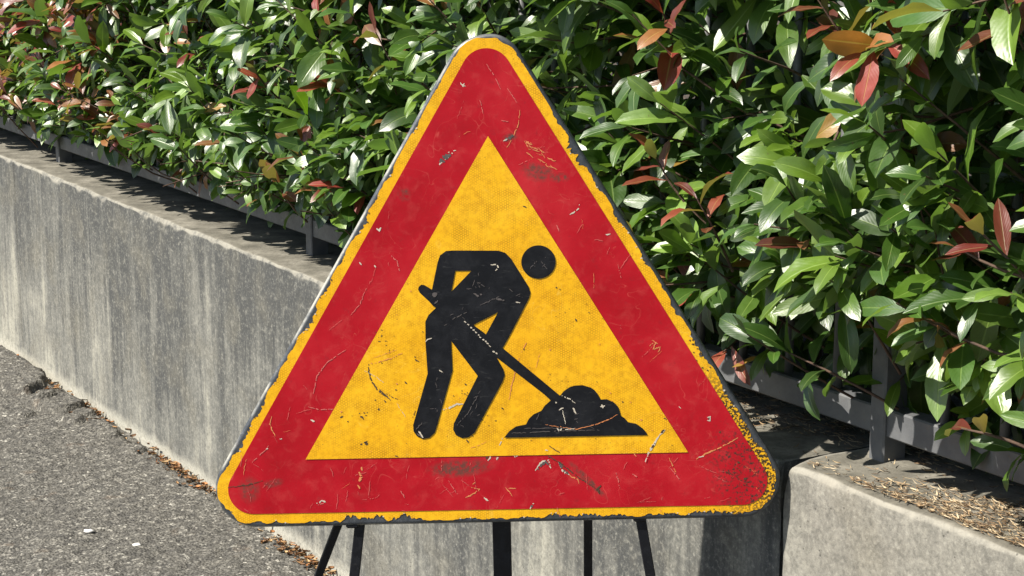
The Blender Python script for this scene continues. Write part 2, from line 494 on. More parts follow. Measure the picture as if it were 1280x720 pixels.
def red_tint(k, n):
    return REDS[rng.integers(len(REDS))] * rng.uniform(.75, 1.2) if k < n * .6 else green_tint(k, n)
def red_probability(u, z):
    p = .018
    if u < -5.6: p = .15 + .45 * float(vnoise(u * 1.7 + 9, z * 2 + 4) > .52)
    return p
def in_hedge(pos): return pos - HOFF
UMIN, UMAX = -11.5, .6
def scatter(count, depth, z0, nleaf, ll, ZTOP=1.95):
    for _ in range(count):
        u = rng.uniform(UMIN, UMAX); z = z0 + (ZTOP - z0) * rng.random()
        v = float(surface_v(u, z)) + depth + rng.normal(0, .03)
        if z < 1.10 and abs(u - (-2.415 + (FV - v) * 1.24)) < .10 and v < .2: continue
        out = rng.normal(1, .2)
        D = np.array([rng.normal(0.05, .65), -out, rng.normal(.35, .5)])
        if z < .98: D[2] -= .15
        ln = rng.uniform(.14, .26)
        base = np.array([u, v, z]) - D / np.linalg.norm(D) * ln * .6
        r = rng.random()
        tf = red_tint if (r < red_probability(u, z) and depth < .1) else (young_tint if r > .88 else green_tint)
        shoot(base, D, ln, int(rng.integers(*nleaf)), ll * rng.uniform(.85, 1.15), tf)
scatter(1100, 0.0, .925, (7, 12), .106)
scatter(950, .12, .92, (7, 12), .108)
scatter(900, .26, .88, (7, 12), .108)
scatter(260, -.02, .93, (7, 11), .100, 1.16)
scatter(420, .16, .86, (7, 11), .100, 1.10)
for pu in np.arange(UMIN, UMAX, .17):           # sprays that hang over the rail
    if rng.random() < .34:
        u = pu + rng.normal(0, .05)
        if -2.50 < u < -2.30: continue
        D = np.array([rng.normal(.15, .5), -1.0, rng.normal(-.25, .3)])
        shoot(np.array([u, .17, rng.uniform(.90, .98)]), D, rng.uniform(.10, .17), int(rng.integers(6, 10)), .095, red_tint if rng.random() < .1 else green_tint)
# particular red sprays seen in the photograph
def at_px(px, py, v):
    P = hit(px, py, WV, WD + v)
    return np.array([P.dot(WU), v, P.z])
for px, py, D, ln, n in ((835, 215, (-.6, -.6, .9), .10, 7), (880, 268, (-.1, -.5, 1), .10, 6), (1065, 55, (-.3, -.6, 1), .16, 9), (805, 270, (-.3, -.6, .2), .08, 5),
                         (1225, 395, (-1, -.6, .25), .10, 5), (1238, 505, (-.9, -.7, .3), .07, 4), (1262, 300, (-.2, -.6, .6), .10, 5), (1232, 290, (-1, -.5, .3), .08, 4), (1015, 285, (.1, -.7, .5), .07, 4),
                         (1265, 25, (0, -.7, .8), .1, 6), (350, 235, (.3, -.6, .6), .12, 8), (380, 190, (.2, -.6, .7), .10, 7), (240, 60, (.2, -.6, .8), .12, 8), (480, 62, (0, -.6, .8), .10, 6), (215, 150, (0, -.8, .2), .1, 6),
                         (130, 75, (0, -.6, .7), .16, 10), (60, 95, (0, -.6, .8), .16, 11), (95, 60, (.2, -.6, .7), .15, 10), (30, 60, (-.2, -.6, .8), .14, 9), (30, 130, (0, -.7, .4), .12, 8), (110, 120, (.3, -.6, .5), .13, 9), (330, 95, (.3, -.6, .4), .12, 7)):
    p = at_px(px, py, -.075)
    shoot(p - np.array([0, -.04, .06]), np.array(D, float), ln, n, .080, lambda k, m: REDS[rng.integers(len(REDS))] * rng.uniform(.6, 1.0) if k < m * .7 else green_tint(k, m))

def leaves(name, P, T, N, L, W, C, R, ns, nt, parent):
    P, T, N, L, W, C, R = (np.asarray(a, float) for a in (P, T, N, L, W, C, R))
    n = len(P)
    s = np.linspace(0, 1, ns)
    t = np.linspace(-1, 1, nt)
    curl = np.radians(8 + 52 * R) * np.where(R > .12, 1, -.6)
    fold = np.radians(8 + 26 * ((R * 7.13) % 1))
    twist = np.radians(30) * ((R * 13.7) % 1 - .5)
    B = np.cross(N, T)
    dl = L[:, None] / (ns - 1)
    phi = curl[:, None] * s[None, :] ** 1.3
    pm = .5 * (phi[:, 1:] + phi[:, :-1])
    step = (np.cos(pm)[..., None] * T[:, None] - np.sin(pm)[..., None] * N[:, None]) * dl[..., None]
    cen = np.concatenate([np.zeros((n, 1, 3)), np.cumsum(step, 1)], 1) + P[:, None]
    Np = np.cos(phi)[..., None] * N[:, None] + np.sin(phi)[..., None] * T[:, None]
    tw = twist[:, None] * s[None, :]
    Bp = np.cos(tw)[..., None] * B[:, None] + np.sin(tw)[..., None] * Np
    Nq = np.cos(tw)[..., None] * Np - np.sin(tw)[..., None] * B[:, None]
    prof = np.clip(s - .07, 0, 1) / .93
    prof = prof ** .75 * (1 - prof) ** .72
    prof = prof / prof.max() + .035 * (s < .99)
    half = .5 * W[:, None] * prof[None]
    wav = .16 * np.sin(s[None, :] * (9 + 6 * R[:, None]) + R[:, None] * 40)
    lat = half[..., None] * t[None, None, :]
    hgt = np.abs(lat) * np.tan(fold)[:, None, None] * (1 - .35 * np.abs(t)) + np.abs(lat) * wav[..., None] * np.abs(t)
    V = cen[:, :, None] + Bp[:, :, None] * lat[..., None] + Nq[:, :, None] * hgt[..., None]
    V = V.reshape(-1, 3) - HOFF
    uv = np.stack(np.broadcast_arrays((t[None, None] + 1) / 2 + 0 * lat, s[None, :, None] + 0 * lat), -1).reshape(-1, 2)
    tint = np.repeat(C, ns * nt, 0)
    g = np.arange(ns * nt).reshape(ns, nt)
    f1 = np.stack([g[:-1, :-1], g[1:, :-1], g[1:, 1:], g[:-1, 1:]], -1).reshape(-1, 4)
    F = (f1[None] + (np.arange(n) * ns * nt)[:, None, None]).reshape(-1, 4)
    return fast_mesh(name, V, F, LEAF, uv, tint, parent)
def keeps_wall_face_clear(i):       # the hedge is clipped back: nothing hangs out past the wall's front or down onto its top
    for f in (.3, 1.0):
        q = leafP[i] + f * leafT[i] * leafL[i]
        if q[1] + (q[2] - WALL_H) * .85 < .075 or (q[2] < .825 and q[1] < .16): return False
    return True
ok_ = [i for i in range(len(leafP)) if keeps_wall_face_clear(i)]
leafP, leafT, leafN, leafL, leafW, leafC, leafR = ([a[i] for i in ok_] for a in (leafP, leafT, leafN, leafL, leafW, leafC, leafR))
tag(leaves('leaves', leafP, leafT, leafN, leafL, leafW, leafC, leafR, 8, 5, hedge), kind='stuff')
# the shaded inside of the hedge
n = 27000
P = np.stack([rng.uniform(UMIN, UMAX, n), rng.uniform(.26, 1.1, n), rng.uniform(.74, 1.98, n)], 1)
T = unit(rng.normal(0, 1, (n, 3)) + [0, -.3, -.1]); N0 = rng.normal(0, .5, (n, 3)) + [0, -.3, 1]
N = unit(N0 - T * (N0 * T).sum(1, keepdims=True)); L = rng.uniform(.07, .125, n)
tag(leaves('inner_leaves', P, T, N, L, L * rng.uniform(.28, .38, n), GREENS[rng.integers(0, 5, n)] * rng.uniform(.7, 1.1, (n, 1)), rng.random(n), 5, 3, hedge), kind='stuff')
# twigs and stems
Vs, Fs = [], []
def add_tube(pts, rad, sides=5):
    V, F = tube(pts, rad, sides, False); o = len(Vs)
    Vs.extend([tuple(np.array(v) - HOFF) for v in V]); Fs.extend([tuple(i + o for i in f) for f in F])
for q in stem_paths: add_tube(q, [.0028, .0026, .0022, .0013], 5)
for k in range(110):
    u = rng.uniform(UMIN, UMAX); v = rng.uniform(.5, .85)
    p = np.array([u, v, .70]); pts = [p.copy()]; d = np.array([rng.normal(0, .25), rng.normal(-.06, .15), 1])
    for j in range(6):
        d += rng.normal(0, .12, 3); p = p + d / np.linalg.norm(d) * .2; pts.append(p.copy())
    add_tube(pts, [.010, .009, .008, .0065, .0055, .004, .003], 6)
F4 = np.array(Fs)
fast_mesh('branches', np.array(Vs), F4, BARK, parent=hedge)

# ------------------------------------------------------------------ litter
def flecks(name, P, yaw, L, W, C, mat, M, lift=.5, label=None, cat=None):
    """little curled dry leaves or needles lying on a surface"""
    n = len(P); ns, nt = 4, 3
    s = np.linspace(-.5, .5, ns); t = np.array([-1, 0, 1.])
    T = np.stack([np.cos(yaw), np.sin(yaw), rng.normal(0, .12, n)], 1); B = np.stack([-np.sin(yaw), np.cos(yaw), rng.normal(0, .25, n)], 1)
    w = np.array([.25, 1, .9, .15])
    bend = rng.uniform(-.1, .6, n)
    V = P[:, None, None] + T[:, None, None] * (L[:, None] * s)[:, :, None, None] + B[:, None, None] * (W[:, None, None] * .5 * w[None, :, None] * t)[..., None]
    V[..., 2] += (W * lift)[:, None, None] * np.abs(t) + (L * bend)[:, None, None] * (s ** 2)[None, :, None] + (W * .25)[:, None, None]
    g = np.arange(ns * nt).reshape(ns, nt)
    f1 = np.stack([g[:-1, :-1], g[1:, :-1], g[1:, 1:], g[:-1, 1:]], -1).reshape(-1, 4)
    F = (f1[None] + (np.arange(n) * ns * nt)[:, None, None]).reshape(-1, 4)
    return tag(fast_mesh(name, V.reshape(-1, 3), F, mat, tint=np.repeat(C, ns * nt, 0), M=M), label, cat, kind='stuff')
BROWN = np.array([(.30, .17, .07), (.22, .11, .045), (.14, .075, .035), (.40, .27, .13), (.34, .15, .05), (.10, .06, .03)])
STRAW = np.array([(.38, .29, .17), (.27, .185, .10), (.44, .36, .24), (.16, .10, .05), (.09, .06, .035)])
n = 4200
u = rng.uniform(-10, -2.6, n); dens = fbm(u * 3.1, u * 0, 4, 3)
keep = rng.random(n) < np.clip((dens - .40) * 4, .05, 1); u = u[keep]; n = len(u)
v = -.008 - np.abs(rng.normal(0, .030, n)) * (1 + 1.2 * (u < -5.9))
flecks('leaf_litter', np.stack([u, v, -.012 + rng.random(n) * .018], 1), rng.random(n) * 6.3, rng.uniform(.005, .026, n), rng.uniform(.003, .011, n), BROWN[rng.integers(0, 6, n)], DRY, WALL_M, .5,
       'brown dry leaf crumbs lying along the foot of the wall', 'dry leaves')
n = 17000
u = np.concatenate([rng.uniform(U_JOINT + .02, -.6, 13000), rng.uniform(-4.2, U_JOINT - .02, 4000)])
v = np.where(u > U_JOINT, rng.beta(1.25, 1.5, n) * .34 - .02, .06 + rng.beta(2, 1.5, n) * .3)
dn = fbm(u * 5, v * 9, 3, 2)
v = np.maximum(v, np.where(u > U_JOINT, .004 + .02 * rng.random(n), .02)); keep = (rng.random(n) < np.clip((dn - .27) * 4, .05, 1)); u, v = u[keep], v[keep]; n = len(u)
z = np.where(u > U_JOINT, WALL_H + .009, WALL_H + .001) + rng.random(n) * .003
flecks('dry_needles', np.stack([u, v, z], 1), rng.normal(0.1, .55, n), rng.uniform(.004, .024, n), rng.uniform(.0010, .0030, n), STRAW[rng.integers(0, 5, n)], DRY, WALL_M, .3,
       'straw coloured dry needles and crumbs scattered on the wall top', 'dry needles')
def pebble(px, py, r, label):
    p = hit(px, py, Vector((0, 0, 1)), .004)
    V, Fs = [], []
    for i in range(7):
        a = math.pi * i / 6
        for k in range(9):
            b = 2 * math.pi * k / 9; q = r * (.75 + .5 * random.random())
            V.append((q * math.sin(a) * math.cos(b) * 1.5, q * math.sin(a) * math.sin(b), q * math.cos(a) * .45 + r * .3))
    for i in range(6):
        for k in range(9): Fs.append((i * 9 + k, i * 9 + (k + 1) % 9, (i + 1) * 9 + (k + 1) % 9, (i + 1) * 9 + k))
    t = NT('pale_stone'); t.set((.62, .60, .56), .8)
    tag(obj('pebble', V, Fs, t.m, M=Matrix.Translation(p), smooth=True), label, 'pebble', 'pale pebbles on the asphalt')
pebble(111, 665, .010, 'white stone chip on the asphalt, farther from the sign')
pebble(171, 682, .009, 'white stone chip on the asphalt, nearer to the sign')

# ------------------------------------------------------------------ the road works sign
SIGN_Y, LEAN = 3.125, math.radians(1.5)
SN = Vector((0, -math.cos(LEAN), math.sin(LEAN)))          # towards the viewer
p0 = Vector((0, SIGN_Y, .62))
SD = SN.dot(p0)
def on_sign(x, y): return hit(x, y, SN, SD)
EX = (on_sign(860, 565) - on_sign(382, 574)).normalized()
EZ = EX.cross(SN) * -1
EZ = SN.cross(EX).normalized()
if EZ.z < 0: EZ = -EZ
O = on_sign(622, 655)
O = O - EZ * (O.z / EZ.z)                                  # down to the ground
EY = EZ.cross(EX)
SIGN_M = Matrix(((EX.x, EY.x, EZ.x, O.x), (EX.y, EY.y, EZ.y, O.y), (EX.z, EY.z, EZ.z, O.z), (0, 0, 0, 1)))
SIGN_I = SIGN_M.inverted()
def q2(x, y):
    p = SIGN_I @ on_sign(x, y); return (p.x, p.z)
MPX = (on_sign(860, 565) - on_sign(382, 574)).length / 478.1
sign = empty('road_works_sign', SIGN_M)
tag(sign, 'worn red and yellow triangular road works sign on black metal stand', 'road sign')

T_in = [q2(610, 170), q2(382, 574), q2(860, 565)]
def offset_tri(tri, d, r, seg=14):
    """the triangle pushed out by d with corners rounded to radius r, as a closed loop from the apex"""
    c = [Vector(p) for p in tri]; n = 3; lines = []
    cen = (c[0] + c[1] + c[2]) / 3
    for i in range(3):
        a, b = c[i], c[(i + 1) % 3]; e = (b - a).normalized(); nn = Vector((e.y, -e.x))
        if nn.dot(cen - a) > 0: nn = -nn
        lines.append((a + nn * d, e, nn))
    def cross(l1, l2, inset):
        (a, e, n1), (b, g, n2) = l1, l2
        a = a - n1 * inset; b = b - n2 * inset
        den = e.x * g.y - e.y * g.x; t = ((b.x - a.x) * g.y - (b.y - a.y) * g.x) / den
        return a + e * t
    loop = []
    for i in range(3):
        l1, l2 = lines[(i - 1) % 3], lines[i]
        m = cross(l1, l2, r)
        a0 = math.atan2(l1[2].y, l1[2].x); a1 = math.atan2(l2[2].y, l2[2].x)
        da = (a1 - a0 + math.pi) % (2 * math.pi) - math.pi
        for k in range(seg + 1):
            a = a0 + da * k / seg
            loop.append((m.x + r * math.cos(a), m.y + r * math.sin(a)))
    return loop
def densify(loop, step):
    out = []
    for i in range(len(loop)):
        a, b = Vector(loop[i]), Vector(loop[(i + 1) % len(loop)])
        k = max(1, int((b - a).length / step))
        out += [tuple(a + (b - a) * (j / k)) for j in range(k)]
    return out
def fill(loops, y):
    polys = [[Vector((a, b, 0)) for a, b in L] for L in loops]
    tris = tessellate_polygon(polys)
    V = [(a, y, b) for L in loops for a, b in L]
    F = []
    for t in tris:
        A, B, Cc = (V[i] for i in t)
        area = (B[0] - A[0]) * (Cc[2] - A[2]) - (B[2] - A[2]) * (Cc[0] - A[0])
        if abs(area) < 1e-12: continue
        F.append(tuple(t) if area > 0 else tuple(t[::-1]))     # faces the viewer (-y)
    return V, F
def prism(loops, yf, yb):
    V, F = fill(loops, yf); n = len(V)
    V2 = V + [(a, yb, b) for a, _, b in V]
    F2 = list(F); o = 0
    for L in loops:
        m = len(L)
        ar = sum(L[i][0] * L[(i + 1) % m][1] - L[(i + 1) % m][0] * L[i][1] for i in range(m))
        for i in range(m):
            j = (i + 1) % m
            F2.append((o + i, n + o + i, n + o + j, o + j) if (ar > 0) == (o == 0) else (o + j, n + o + j, n + o + i, o + i))
        o += m
    return V2, F2

# --- sign materials (local x, z lie in the sign face)
def ellipse_mask(t, x, z, px, py, rx, ry, rot, nz, lo=.25, hi=.75):
    cx, cz = q2(px, py); c, s = math.cos(rot), math.sin(rot)
    dx = t.math('SUBTRACT', x, cx); dz = t.math('SUBTRACT', z, cz)
    a = t.math('MULTIPLY_ADD', dx, c, t.math('MULTIPLY', dz, s)); b = t.math('MULTIPLY_ADD', dx, -s, t.math('MULTIPLY', dz, c))
    a = t.math('DIVIDE', a, rx * MPX); b = t.math('DIVIDE', b, ry * MPX)
    d = t.math('SQRT', t.math('ADD', t.math('MULTIPLY', a, a), t.math('MULTIPLY', b, b)))
    m = t.math('SUBTRACT', 1.0, d, clamp=True)
    return t.math('MULTIPLY', t.ramp(m, (0, 0), (.5, 1)), t.ramp(nz, (lo, 0), (hi, 1)))
def mat_sheet(name, base, kind):
    t = NT(name); v = t.tc(); x, y, z = t.sep(v)
    big = t.noise(v, 7, 5, .6); mid = t.noise(v, 34, 5, .65, .4); fine = t.noise(v, 260, 3, .6)
    def hairs(scale, dist, loc, w):
        n_ = t.noise(t.map(v, (1, 1, 1), loc), scale, 2, .5, dist)
        return t.ramp(t.math('ABSOLUTE', t.math('SUBTRACT', n_, .5)), (0, 1), (w, 0))
    sc = t.math('MULTIPLY', hairs(11, 1.5, (0, 0, 0), .006), t.ramp(t.noise(v, 8, 4, .7), (.48, 0), (.62, 1)))
    sc2 = t.math('MULTIPLY', hairs(17, 2.2, (5, 3, 1), .008), t.ramp(t.noise(t.map(v, (1, 1, 1), (9, 2, 4)), 11, 4, .7), (.50, 0), (.64, 1)))
    rough = t.math('ADD', t.math('MULTIPLY', mid, .30), .22)
    if kind == 'red':
        col = t.ramp(big, (.30, (.34, .002, .008)), (.5, (.42, .004, .013)), (.72, (.50, .018, .026)))
        col = t.mix(t.ramp(mid, (.52, 0), (.80, .40)), col, (.56, .075, .065))
        col = t.mix(t.math('MULTIPLY', sc, .45), col, (.66, .13, .10))
        col = t.mix(t.math('MULTIPLY', sc2, .40), col, (.66, .15, .10))
        col = t.mix(t.ramp(t.noise(v, 55, 4, .7), (.30, .45), (.40, 0)), col, (.28, .012, .018))
        for a in ((575, 585, 46, 13, .06, .35, .55), (312, 612, 16, 20, 0, .3, .7), (341, 604, 16, 7, .2, .3, .7), (672, 215, 24, 13, -.2, .35, .6), (637, 172, 11, 6, .2, .35, .6), (700, 222, 14, 7, 0, .4, .6), (735, 600, 40, 5, -.8, .35, .6), (505, 243, 10, 10, 0, .4, .7)):
            col = t.mix(ellipse_mask(t, x, z, *a[:5], t.noise(v, 120, 4, .7), *a[5:]), col, (.15, .045, .035))
        spk = ellipse_mask(t, x, z, 945, 600, 60, 95, .5, t.noise(v, 200, 4, .7), .50, .62)
        col = t.mix(spk, col, (.045, .028, .022))
    else:
        col = t.ramp(big, (.3, (.84, .42, .008)), (.5, (.89, .47, .011)), (.72, (.92, .52, .02)))
        # honeycomb of the reflective sheeting
        kk = 2 * math.pi / .0037
        jx = t.math('MULTIPLY', t.noise(v, 40, 2), .004); jz = t.math('MULTIPLY', t.noise(t.map(v, (1, 1, 1), (3, 3, 3)), 40, 2), .004)
        X_, Z_ = t.math('ADD', x, jx), t.math('ADD', z, jz)
        hx = [t.math('COSINE', t.math('ADD', t.math('MULTIPLY', X_, kk * math.cos(a)), t.math('MULTIPLY', Z_, kk * math.sin(a)))) for a in (0, math.pi / 3, 2 * math.pi / 3)]
        cell = t.math('MULTIPLY_ADD', t.math('ADD', hx[0], t.math('ADD', hx[1], hx[2])), -.22, .66)
        vis = t.ramp(t.noise(v, 22, 5, .7), (.42, 0), (.66, .62))
        col = t.mix(t.math('MULTIPLY', t.ramp(cell, (.42, 0), (.85, 1)), vis), col, (.36, .15, .004))
        col = t.mix(t.ramp(t.noise(v, 85, 5, .8), (.46, 0), (.70, .60)), col, (.50, .22, .006))
        col = t.mix(t.math('MULTIPLY', sc, .5), col, (.90, .60, .10))
        col = t.mix(t.math('MULTIPLY', sc2, .4), col, (.45, .19, .006))
        col = t.mix(t.math('MULTIPLY', t.ramp(t.voro(v, 118), (.10, 1), (.17, 0)), t.ramp(t.noise(v, 14, 3), (.55, 0), (.66, .8))), col, (.24, .11, .01))
        spk = ellipse_mask(t, x, z, 935, 560, 80, 130, .5, t.noise(v, 230, 3, .6), .46, .52)
        col = t.mix(spk, col, (.05, .035, .018))
    wob = t.noise(v, 9, 2, .5)
    nrm = t.bump(wob, .10, .02)
    nrm = t.bump(t.math('ADD', mid, t.math('MULTIPLY', fine, .4)), .10, .0015, nrm)
    return t.set(col, rough, nrm, .32)
def mat_black(name, base=(.006, .0066, .009), hi=(.022, .023, .027)):
    t = NT(name); v = t.tc()
    mid = t.noise(v, 30, 5, .7, .5); sc = t.noise(t.map(v, (60, 60, 220)), 1, 3, .6, .8)
    col = t.mix(t.ramp(mid, (.45, 0), (.75, .6)), base, hi)
    col = t.mix(t.ramp(sc, (.62, 0), (.72, .4)), col, (.06, .06, .058))
    return t.set(col, t.math('ADD', t.math('MULTIPLY', mid, .3), .3), t.bump(mid, .08, .003), .25)
def mat_panel():
    t = NT('bare_sign_metal'); v = t.tc(); mid = t.noise(v, 60, 5, .7)
    col = t.ramp(mid, (.3, (.035, .040, .047)), (.55, (.065, .072, .082)), (.75, (.14, .145, .15)))
    col = t.mix(t.ramp(t.noise(v, 25, 4, .7), (.6, 0), (.75, .4)), col, (.10, .065, .04))
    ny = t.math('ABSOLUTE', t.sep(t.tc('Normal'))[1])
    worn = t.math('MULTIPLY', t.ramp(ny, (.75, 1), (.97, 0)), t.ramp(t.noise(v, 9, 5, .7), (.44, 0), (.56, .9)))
    worn = t.math('MULTIPLY', worn, t.ramp(t.math('ADD', t.sep(v)[0], .5), (.30, 1), (.55, .12)))  # patchy paler tone on the rim, strong at the left, faint to the right
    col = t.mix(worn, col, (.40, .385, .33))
    return t.set(col, t.math('ADD', t.math('MULTIPLY', mid, .3), .3), t.bump(mid, .25, .003), .5, metal=.25)
def plain(name, c, r=.6):
    t = NT(name); n = t.noise(t.tc(), 150, 3, .6)
    return t.set(t.mix(t.ramp(n, (.35, .45), (.65, 0)), c, tuple(k * .55 for k in c)), r, t.bump(n, .2, .002))
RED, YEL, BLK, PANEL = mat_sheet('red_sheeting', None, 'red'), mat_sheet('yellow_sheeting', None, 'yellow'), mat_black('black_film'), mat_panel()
STEEL = mat_black('black_stand_paint', (.007, .0075, .010), (.022, .024, .029))
M_WHITE, M_ORANGE, M_DARK, M_GREY, M_PINK = plain('scratch_white', (.66, .58, .46)), plain('scratch_orange', (.74, .26, .09)), plain('scuff_dark', (.075, .045, .022)), plain('chip_grey', (.10, .085, .08)), plain('scratch_pink', (.66, .14, .12))
MARK_MATS = [M_WHITE, M_ORANGE, M_DARK, M_GREY, M_PINK]
MK = {'w': 1, 'o': 2, 'd': 3, 'g': 4, 'p': 5}

# --- panel: folded sheet with rolled edge and hollow back
D_RED, D_YEL, D_OUT = 69.5 * MPX, 82.6 * MPX, 86.6 * MPX
R_RED, R_YEL, R_OUT = 31 * MPX, 43 * MPX, 49 * MPX
rings = []
for k in range(6):
    a = math.pi / 2 * k / 5; rb = .0065
    rings.append((D_OUT - rb + rb * math.sin(a), R_OUT - rb + rb * math.sin(a), rb - rb * math.cos(a)))
rings += [(D_OUT, R_OUT, .026), (D_OUT - .002, R_OUT - .002, .0275), (D_OUT - .004, R_OUT - .004, .026), (D_OUT - .004, R_OUT - .004, .004)]
V, Fc = [], []
for d, r, y in rings:
    L = densify(offset_tri(T_in, d, r, 16), .02) if False else offset_tri(T_in, d, r, 16)
    base_n = len(L)
    for i, (a, b) in enumerate(L):
        wv = .0012 * math.sin(a * 31 + b * 17) + .0008 * math.sin(a * 80)
        V.append((a, y, b + wv))
m = base_n
for i in range(len(rings) - 1):
    for k in range(m):
        Fc.append((i * m + k, i * m + (k + 1) % m, (i + 1) * m + (k + 1) % m, (i + 1) * m + k))
Fc.append(tuple(range(m))); Fc.append(tuple(range((len(rings) - 1) * m, len(rings) * m))[::-1])
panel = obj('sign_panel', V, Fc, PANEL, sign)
fix_normals(panel)
for p_ in panel.data.polygons: p_.use_smooth = len(p_.vertices) == 4

# --- worn outline of the yellow border: the sheeting has chipped away from the edge
CHIPS = [(365, 455, 8, 9), (388, 402, 15, 7), (350, 478, 10, 5), (334, 515, 16, 6), (312, 552, 20, 6), (296, 585, 14, 4), (408, 358, 8, 4), (452, 284, 14, 5), (466, 250, 8, 2.5), (486, 215, 6, 2), (430, 325, 8, 3), (520, 160, 6, 3),
         (611, 56, 5, 8), (598, 55, 3, 3), (712, 187, 10, 12), (722, 203, 9, 11), (742, 235, 10, 5), (765, 275, 12, 5), (800, 330, 10, 4), (690, 150, 9, 3), (835, 390, 12, 4), (868, 440, 16, 5), (900, 500, 22, 5), (925, 545, 26, 6), (955, 600, 24, 5), (965, 635, 18, 4), (940, 645, 16, 5),
         (440, 661, 10, 13), (455, 655, 8, 8), (472, 655, 9, 9), (506, 653, 8, 9), (497, 655, 8, 6), (520, 655, 10, 4), (400, 662, 12, 3), (320, 664, 10, 6), (345, 663, 8, 3), (585, 655, 14, 3), (660, 652, 16, 3), (700, 651, 18, 5), (735, 650, 16, 6), (770, 649, 14, 4), (830, 648, 20, 4), (890, 647, 22, 6), (280, 640, 12, 4)]
chipw = [(*q2(x, y), r * MPX, d * MPX) for x, y, r, d in CHIPS]
loop = densify(offset_tri(T_in, D_YEL, R_YEL, 40), .0016)
cen = Vector(((T_in[0][0] + T_in[1][0] + T_in[2][0]) / 3, (T_in[0][1] + T_in[1][1] + T_in[2][1]) / 3))
yl = []
arc = 0
nL = len(loop)
for i, (a, b) in enumerate(loop):
    pa, pb = Vector(loop[i - 3]), Vector(loop[(i + 3) % nL]); e = (pb - pa).normalized(); nn = Vector((e.y, -e.x))
    if nn.dot(cen - Vector((a, b))) < 0: nn = -nn
    arc = i * .0016
    n1 = float(fbm(arc * 260, 1.0, 3)); n2 = float(fbm(arc * 60, 5.0, 3, 1))
    d = 1.5 * MPX * max(0, n2 - .60) * 6 + .8 * MPX * max(0, n1 - .5)
    cd = 0
    for cx, cz, r, dd in chipw:
        g = math.hypot(a - cx, b - cz) / r
        if g < 2.6: cd = max(cd, dd * math.exp(-g ** 4 * .5) * (.25 + 1.0 * n1) if g < 1.6 else 0)
    cd = max(cd, 0); d = min(max(d, 0) + cd, 11 * MPX)
    yl.append((a + nn.x * d, b + nn.y * d))
# --- marks: polylines in photo pixels (where: r red, y yellow field, k pictogram, e yellow edge)
MARKS = {'r': [], 'y': [], 'k': [], 'e': []}
def mark(where, kind, w, *pts): MARKS[where].append((kind, w, pts))
# chips and scratches on the red band
mark('r', 'w', 2.6, (549, 206), (556, 199), (566, 191)); mark('r', 'g', 6.5, (550, 203), (556, 197), (563, 192)); mark('r', 'w', 1.6, (560, 190), (570, 188))
mark('r', 'g', 4, (631, 175), (637, 172), (642, 169)); mark('r', 'w', 1.5, (629, 176), (634, 174))
mark('r', 'w', 2, (575, 103), (579, 108), (580, 104)); mark('r', 'w', 1.5, (578, 108), (582, 107))
mark('r', 'g', 5, (672, 586), (677, 580), (682, 577), (686, 580)); mark('r', 'w', 1.8, (669, 588), (674, 580), (679, 576), (686, 575), (688, 582)); mark('r', 'w', 1.6, (686, 582), (689, 585))
mark('r', 'w', 2.4, (698, 577), (701, 583), (704, 589), (711, 593)); mark('r', 'g', 3.5, (699, 578), (702, 585)); mark('r', 'g', 3.5, (705, 588), (710, 592)); mark('r', 'o', 1.5, (711, 594), (722, 599), (724, 604))
mark('r', 'w', 2.2, (663, 636), (665, 631), (667, 629)); mark('r', 'g', 4, (663, 633), (666, 631))
mark('r', 'o', 1.8, (582, 622), (592, 617), (600, 611)); mark('r', 'o', 1.2, (589, 609), (600, 611)); mark('r', 'o', 1.2, (632, 609), (641, 620)); mark('r', 'o', 1.2, (636, 610), (645, 610)); mark('r', 'o', 1.3, (591, 605), (594, 602))
mark('r', 'w', 2, (605, 622), (611, 626)); mark('r', 'w', 2.4, (396, 629), (402, 626), (409, 627)); mark('r', 'p', 1.4, (397, 631), (405, 629))
mark('r', 'w', 2.4, (609, 577), (612, 573), (613, 568)); mark('r', 'w', 2, (620, 576), (623, 570), (622, 563)); mark('r', 'd', 3, (607, 573), (610, 571))
mark('r', 'w', 2, (640, 566), (644, 571), (649, 566)); mark('r', 'd', 3, (641, 568), (645, 569))
mark('r', 'o', 2.4, (870, 574), (882, 567), (895, 561)); mark('r', 'o', 1.6, (890, 564), (908, 555), (924, 546)); mark('r', 'w', 1.2, (873, 571), (880, 570))
mark('r', 'o', 1.5, (812, 432), (820, 427), (816, 437), (826, 433), (822, 441)); mark('r', 'o', 1.2, (815, 425), (822, 430))
mark('r', 'w', 1.8, (884, 522), (888, 520), (887, 526), (884, 525)); mark('r', 'g', 2.6, (885, 523), (887, 523)); mark('r', 'w', 1.5, (848, 508), (851, 510))
mark('r', 'w', 2, (712, 268), (719, 264), (725, 259), (724, 255)); mark('r', 'w', 1.6, (757, 293), (763, 292)); mark('r', 'p', 1.5, (695, 280), (699, 289))
mark('r', 'w', 2.4, (471, 285), (474, 289), (476, 284)); mark('r', 'w', 1.8, (449, 328), (452, 331)); mark('r', 'w', 1.8, (467, 331), (470, 334)); mark('r', 'p', 1.3, (489, 320), (496, 325), (500, 340))
for k in range(26):        # the bundle of fine scratches below the tip on the right
    x = 652 + random.random() * 36; y = 180 + (x - 652) * .55 + random.uniform(-7, 9)
    mark('r', 'o', random.uniform(.5, 1.1), (x, y), (x + random.uniform(3, 10), y + random.uniform(1, 8)))
mark('r', 'o', 1.1, (632, 187), (640, 174), (648, 155), (650, 135)); mark('r', 'p', .9, (608, 80), (618, 95), (626, 112)); mark('r', 'p', .9, (634, 110), (646, 128)); mark('r', 'p', 1, (625, 150), (637, 152)); mark('r', 'p', .9, (600, 125), (604, 142))
